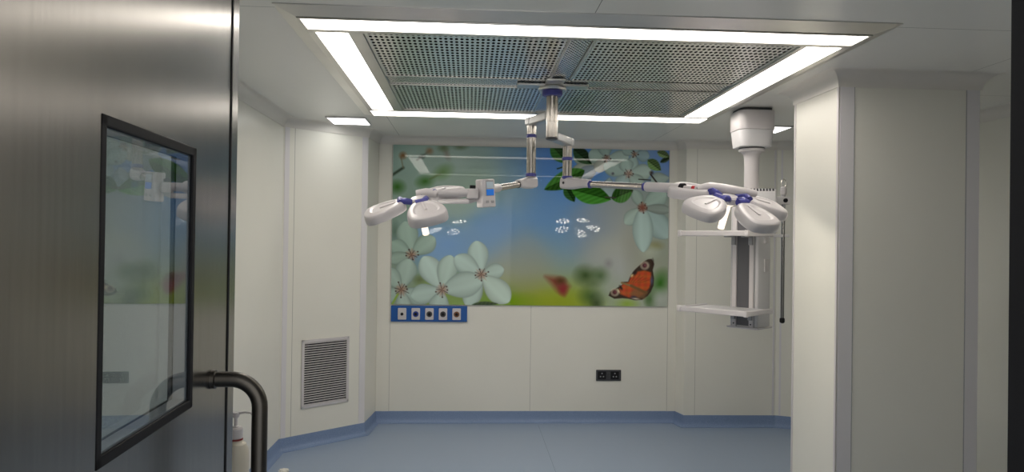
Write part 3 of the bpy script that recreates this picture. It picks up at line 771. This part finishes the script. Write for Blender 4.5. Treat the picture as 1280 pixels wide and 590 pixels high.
# ------------------------------------------------------------------ ceiling supply pendant
PC = Vector((1.88, 4.72, CEIL))
pd = thing('ceiling_pendant', 'white ceiling supply pendant with two shelves and a dark front panel', 'ceiling pendant', PC)
def pz(z): return z + H - CEIL
cv = MB().lathe([(.108, -.002), (.108, -.020)], n=48, sq=5).obj('ceiling_ring', M['dark_grey'], pd)
cv = MB().lathe([(.118, -.018), (.122, -.022), (.122, -.142), (.118, -.145)], n=48, sq=5).obj('ceiling_cover', M['white'], pd)
MB().lathe([(.116, -.145), (.117, -.15), (.106, -.252), (.100, -.256), (.090, -.256)], n=48, sq=5).obj('lower_cover', M['white_plastic'], cv)
MB().lathe([(.085, -.255), (.085, -.264)], n=40).obj('dark_gap', M['dark_grey'], cv)
MB().lathe([(.080, -.262), (.086, -.265), (.086, -.280), (.070, -.284), (.062, -.292), (.054, -.305), (.050, -.325), (.0485, -.35), (.0485, -.70)], n=40).obj('column', M['white'], pd)
TH = -50
Rz = Matrix.Rotation(math.radians(TH), 4, 'Z')
def pp(m): return m.transform(Rz)
# equipment body
ZT, ZB = pz(.25), pz(-.555)
bw, bd = .20, .18
body = pp(MB().box((0, 0, (ZT + ZB) / 2), (bw, bd, ZT - ZB), .018, seg=4)).obj('equipment_body', M['white_plastic'], pd)
dk = pp(MB().box((0, -bd / 2 - .002, (ZT + ZB) / 2 + .004), (.088, .010, ZT - ZB - .03), .002)).obj('front_panel', M['dark_grey_panel'] if 'dark_grey_panel' in M else M['grey_plastic'], body)
dk.data.materials[0] = mat('dark_front_panel', (.11, .11, .12, 1), .35)
for s in (-1, 1):
    rl = pp(MB().box((s * .061, -bd / 2 - .006, (ZT + ZB) / 2), (.030, .016, ZT - ZB - .01), .003)).obj('equipment_rail', M['white'], body)
    pp(MB().box((s * .079, -bd / 2 - .002, (ZT + ZB) / 2), (.006, .010, ZT - ZB - .02))).obj('rail_groove', M['grey_plastic'], body)
    pp(MB().tube([(s * .061, -bd / 2 - .0135, ZB + .03), (s * .061, -bd / 2 - .0165, ZB + .03)], .005, 20)).obj('screw', M['dark_grey'], rl)
pp(MB().box((0, -.004, ZB + .004), (bw + .02, bd + .03, .012), .004)).obj('base_plate', M['white'], body)
for z in (.10, -.09):
    pp(MB().box((bw / 2 + .003, .02, pz(z - .05)), (.008, .05, .085), .003)).obj('socket_plate', M['white'], body)
# head junction with vent slots
Rj = Matrix.Rotation(math.radians(-18), 4, 'Z')
jb = MB().box((.0, 0, 0), (.20, .17, .15), .016, seg=3)
jm = Matrix.Translation((.045, -.03, pz(.29))) @ Rj
jb.transform(jm); jo = jb.obj('junction_box', M['white_plastic'], pd)
for k in range(9):
    MB().box((-.078 + k * .0195, -.078, .0685), (.012, .022, .006), .001, 0, Matrix.Rotation(math.radians(40), 4, 'X')).transform(jm).obj('vent_slot', M['dark_grey'], jo)
# shelves
def shelf(z, lab):
    W_, D_ = .473, .335
    oy = -bd / 2 - .012 - D_ / 2; ox = -.028
    s = pp(MB().box((ox, oy, pz(z) + .002), (W_ - .02, D_ - .006, .012), .002)).obj('shelf', M['white_plastic'], pd); s['label'] = lab
    rl = MB()
    rl.box((ox, oy - D_ / 2, pz(z)), (W_, .014, .034), .005)
    rl.box((ox - W_ / 2, oy, pz(z)), (.014, D_, .034), .005); rl.box((ox + W_ / 2, oy, pz(z)), (.014, D_, .034), .005)
    pp(rl).obj('side_rail', M['white'], s)
    for sx in (-1, 1): pp(MB().box((ox + sx * W_ / 2, oy - D_ / 2, pz(z)), (.026, .026, .040), .006)).obj('corner_cap', M['white'], s)
    for sx in (-.061, .061):
        b = MB().box((sx, -bd / 2 - .022, pz(z) - .035), (.028, .02, .075), .004)
        b.box((sx, -bd / 2 - .075, pz(z) - .014), (.02, .12, .016), .003)
        pp(b).obj('shelf_bracket', M['grey_plastic'], s)
shelf(.066, 'upper shelf'); shelf(-.425, 'lower shelf')
# infusion pole with bracket
pq = Vector((2.115, 4.75, 0)) - Vector((PC.x, PC.y, 0))
pole = MB().tube([(pq.x, pq.y, pz(-.50)), (pq.x, pq.y, pz(.26))], .0115, 20).obj('infusion_pole', mat('dark_pole_steel', (.22, .22, .22, 1), .25, 1), pd)
MB().tube([(pq.x, pq.y, pz(.335)), (pq.x, pq.y, pz(.342)), (pq.x, pq.y, pz(.385)), (pq.x, pq.y, pz(.392))], [.014, .020, .020, .012], 20).obj('pole_cap', M['white'], pole)
MB().tube([(pq.x, pq.y, pz(.25)), (pq.x, pq.y, pz(.34))], .013, 20).obj('pole_collar', M['grey_plastic'], pole)
MB().tube([(pq.x + .002, pq.y - .012, pz(.298)), (pq.x + .002, pq.y - .034, pz(.298))], .014, 20).obj('clamp_knob', M['dark'], pole)
MB().tube([(pq.x, pq.y, pz(-.53)), (pq.x, pq.y, pz(-.522)), (pq.x, pq.y, pz(-.50)), (pq.x, pq.y, pz(-.492))], [.008, .017, .017, .010], 20).obj('pole_foot', M['dark'], pole)
hk = [(pq.x + .016 * math.sin(t) * 1.0, pq.y, pz(.415) + .028 * -math.cos(t)) for t in [k / 14 * 1.75 * PI for k in range(15)]]
MB().tube(hk, .0035, 8).obj('hook', M['tube_steel'], pole)
MB().box(((pq.x + .09) / 2 + .03, pq.y + .0, pz(.298)), (pq.x - .09 + .02, .045, .052), .006).obj('pole_bracket', M['white_plastic'], pd)
MB().box(((pq.x + .09) / 2 + .02, pq.y, pz(.06)), (pq.x - .09 + .04, .02, .02), .004).obj('pole_bracket', M['white_plastic'], pd)

# ------------------------------------------------------------------ dispenser bottle on a small trolley behind the door
bx_, by_ = -.768, 2.45
zt = .745
tro = thing('instrument_trolley', 'small steel trolley under the pump bottle behind the open door', 'trolley', (-1.0, 2.45, 0))
MB().box((0, 0, zt - .010), (.56, .42, .018), .004).obj('tray_top', M['steel'], tro)
MB().box((0, 0, .25), (.52, .38, .014), .003).obj('lower_shelf', M['steel'], tro)
for x in (-.25, .25):
    for y in (-.18, .18):
        lg = MB().tube([(x, y, .06), (x, y, zt - .015)], .011, 20).obj('leg', M['tube_steel'], tro)
        MB().tube([(x, y - .009, .03), (x, y + .009, .03)], .03, 18).obj('caster', M['dark'], lg)
bt = thing('pump_bottle', 'milky pump dispenser bottle with white pump and red ring behind the door edge', 'bottle', (bx_, by_, zt))
ob = H - zt
MB().lathe([(.040, .001), (.044, .006), (.045, .12), (.043, .145), (.034, .168), (.022, .178), (.020, .184)], n=32).obj('bottle_body', M['bottle'], bt)
MB().lathe([(.0235, .181), (.0242, .182), (.0242, .185), (.0235, .187)], n=28).obj('red_ring', mat('dull_red', srgb(130, 40, 40), .4), bt)
MB().lathe([(.0225, .186), (.0235, .188), (.0235, .218), (.021, .221), (.012, .223)], n=28).obj('screw_cap', M['white'], bt)
pu = MB().lathe([(.012, .220), (.011, .226), (.006, .228), (.006, .252), (.010, .256), (.0125, .262), (.0125, .270), (.010, .273)], n=24)
pu.tube([(0.004, 0, .268), (.03, -.004, .273), (.05, -.008, .272), (.056, -.009, .266)], [.0045, .0035, .003, .0028], 20)
pu.obj('pump_head', M['white'], bt)

# crumpled scrap on the floor
sc_ = bmesh.new(); bmesh.ops.create_icosphere(sc_, subdivisions=3, radius=1)
for v in sc_.verts:
    n_ = math.sin(v.co.x * 5 + 1) * math.cos(v.co.y * 6) + .6 * math.sin(v.co.z * 9 + v.co.x * 7)
    k_ = 1 + .16 * n_
    v.co = Vector((v.co.x * .034 * k_, v.co.y * .026 * k_, v.co.z * .015 * k_))
zmin = min(v.co.z for v in sc_.verts)
for v in sc_.verts: v.co.z -= zmin
sb = MB(); sb.merge(sc_, Matrix.Rotation(.4, 4, 'Z'))
tag(sb.obj('paper_scrap', M['paper'], loc=(-1.24, 4.99, 0.0)), 'small crumpled white scrap on the blue floor by the left wall', 'litter')

# ------------------------------------------------------------------ world, camera, view
wd = bpy.data.worlds.new('World'); S.world = wd; wd.use_nodes = True
wd.node_tree.nodes['Background'].inputs[0].default_value = (.85, .83, .8, 1)
wd.node_tree.nodes['Background'].inputs[1].default_value = 1.0
cam = bpy.data.cameras.new('Camera'); co_ = bpy.data.objects.new('Camera', cam); COL.objects.link(co_)
F, yaw, pitch, roll = 900, .0588, .0069, .0138
fwd = Vector((math.sin(yaw) * math.cos(pitch), math.cos(yaw) * math.cos(pitch), math.sin(pitch)))
r0 = Vector((math.cos(yaw), -math.sin(yaw), 0)); u0 = r0.cross(fwd)
r = r0 * math.cos(roll) + u0 * math.sin(roll); u = u0 * math.cos(roll) - r0 * math.sin(roll)
mt = Matrix((r, u, -fwd)).transposed().to_4x4(); mt.translation = (0, 0, H)
co_.matrix_world = mt
cam.sensor_fit = 'HORIZONTAL'; cam.sensor_width = 36; cam.lens = 36 * F / 1280
cam.clip_start = .02; cam.clip_end = 100
S.camera = co_
S.view_settings.view_transform = 'Standard'; S.view_settings.look = 'None'; S.view_settings.gamma = 1
S.view_settings.use_curve_mapping = False
S.view_settings.exposure = 0.5
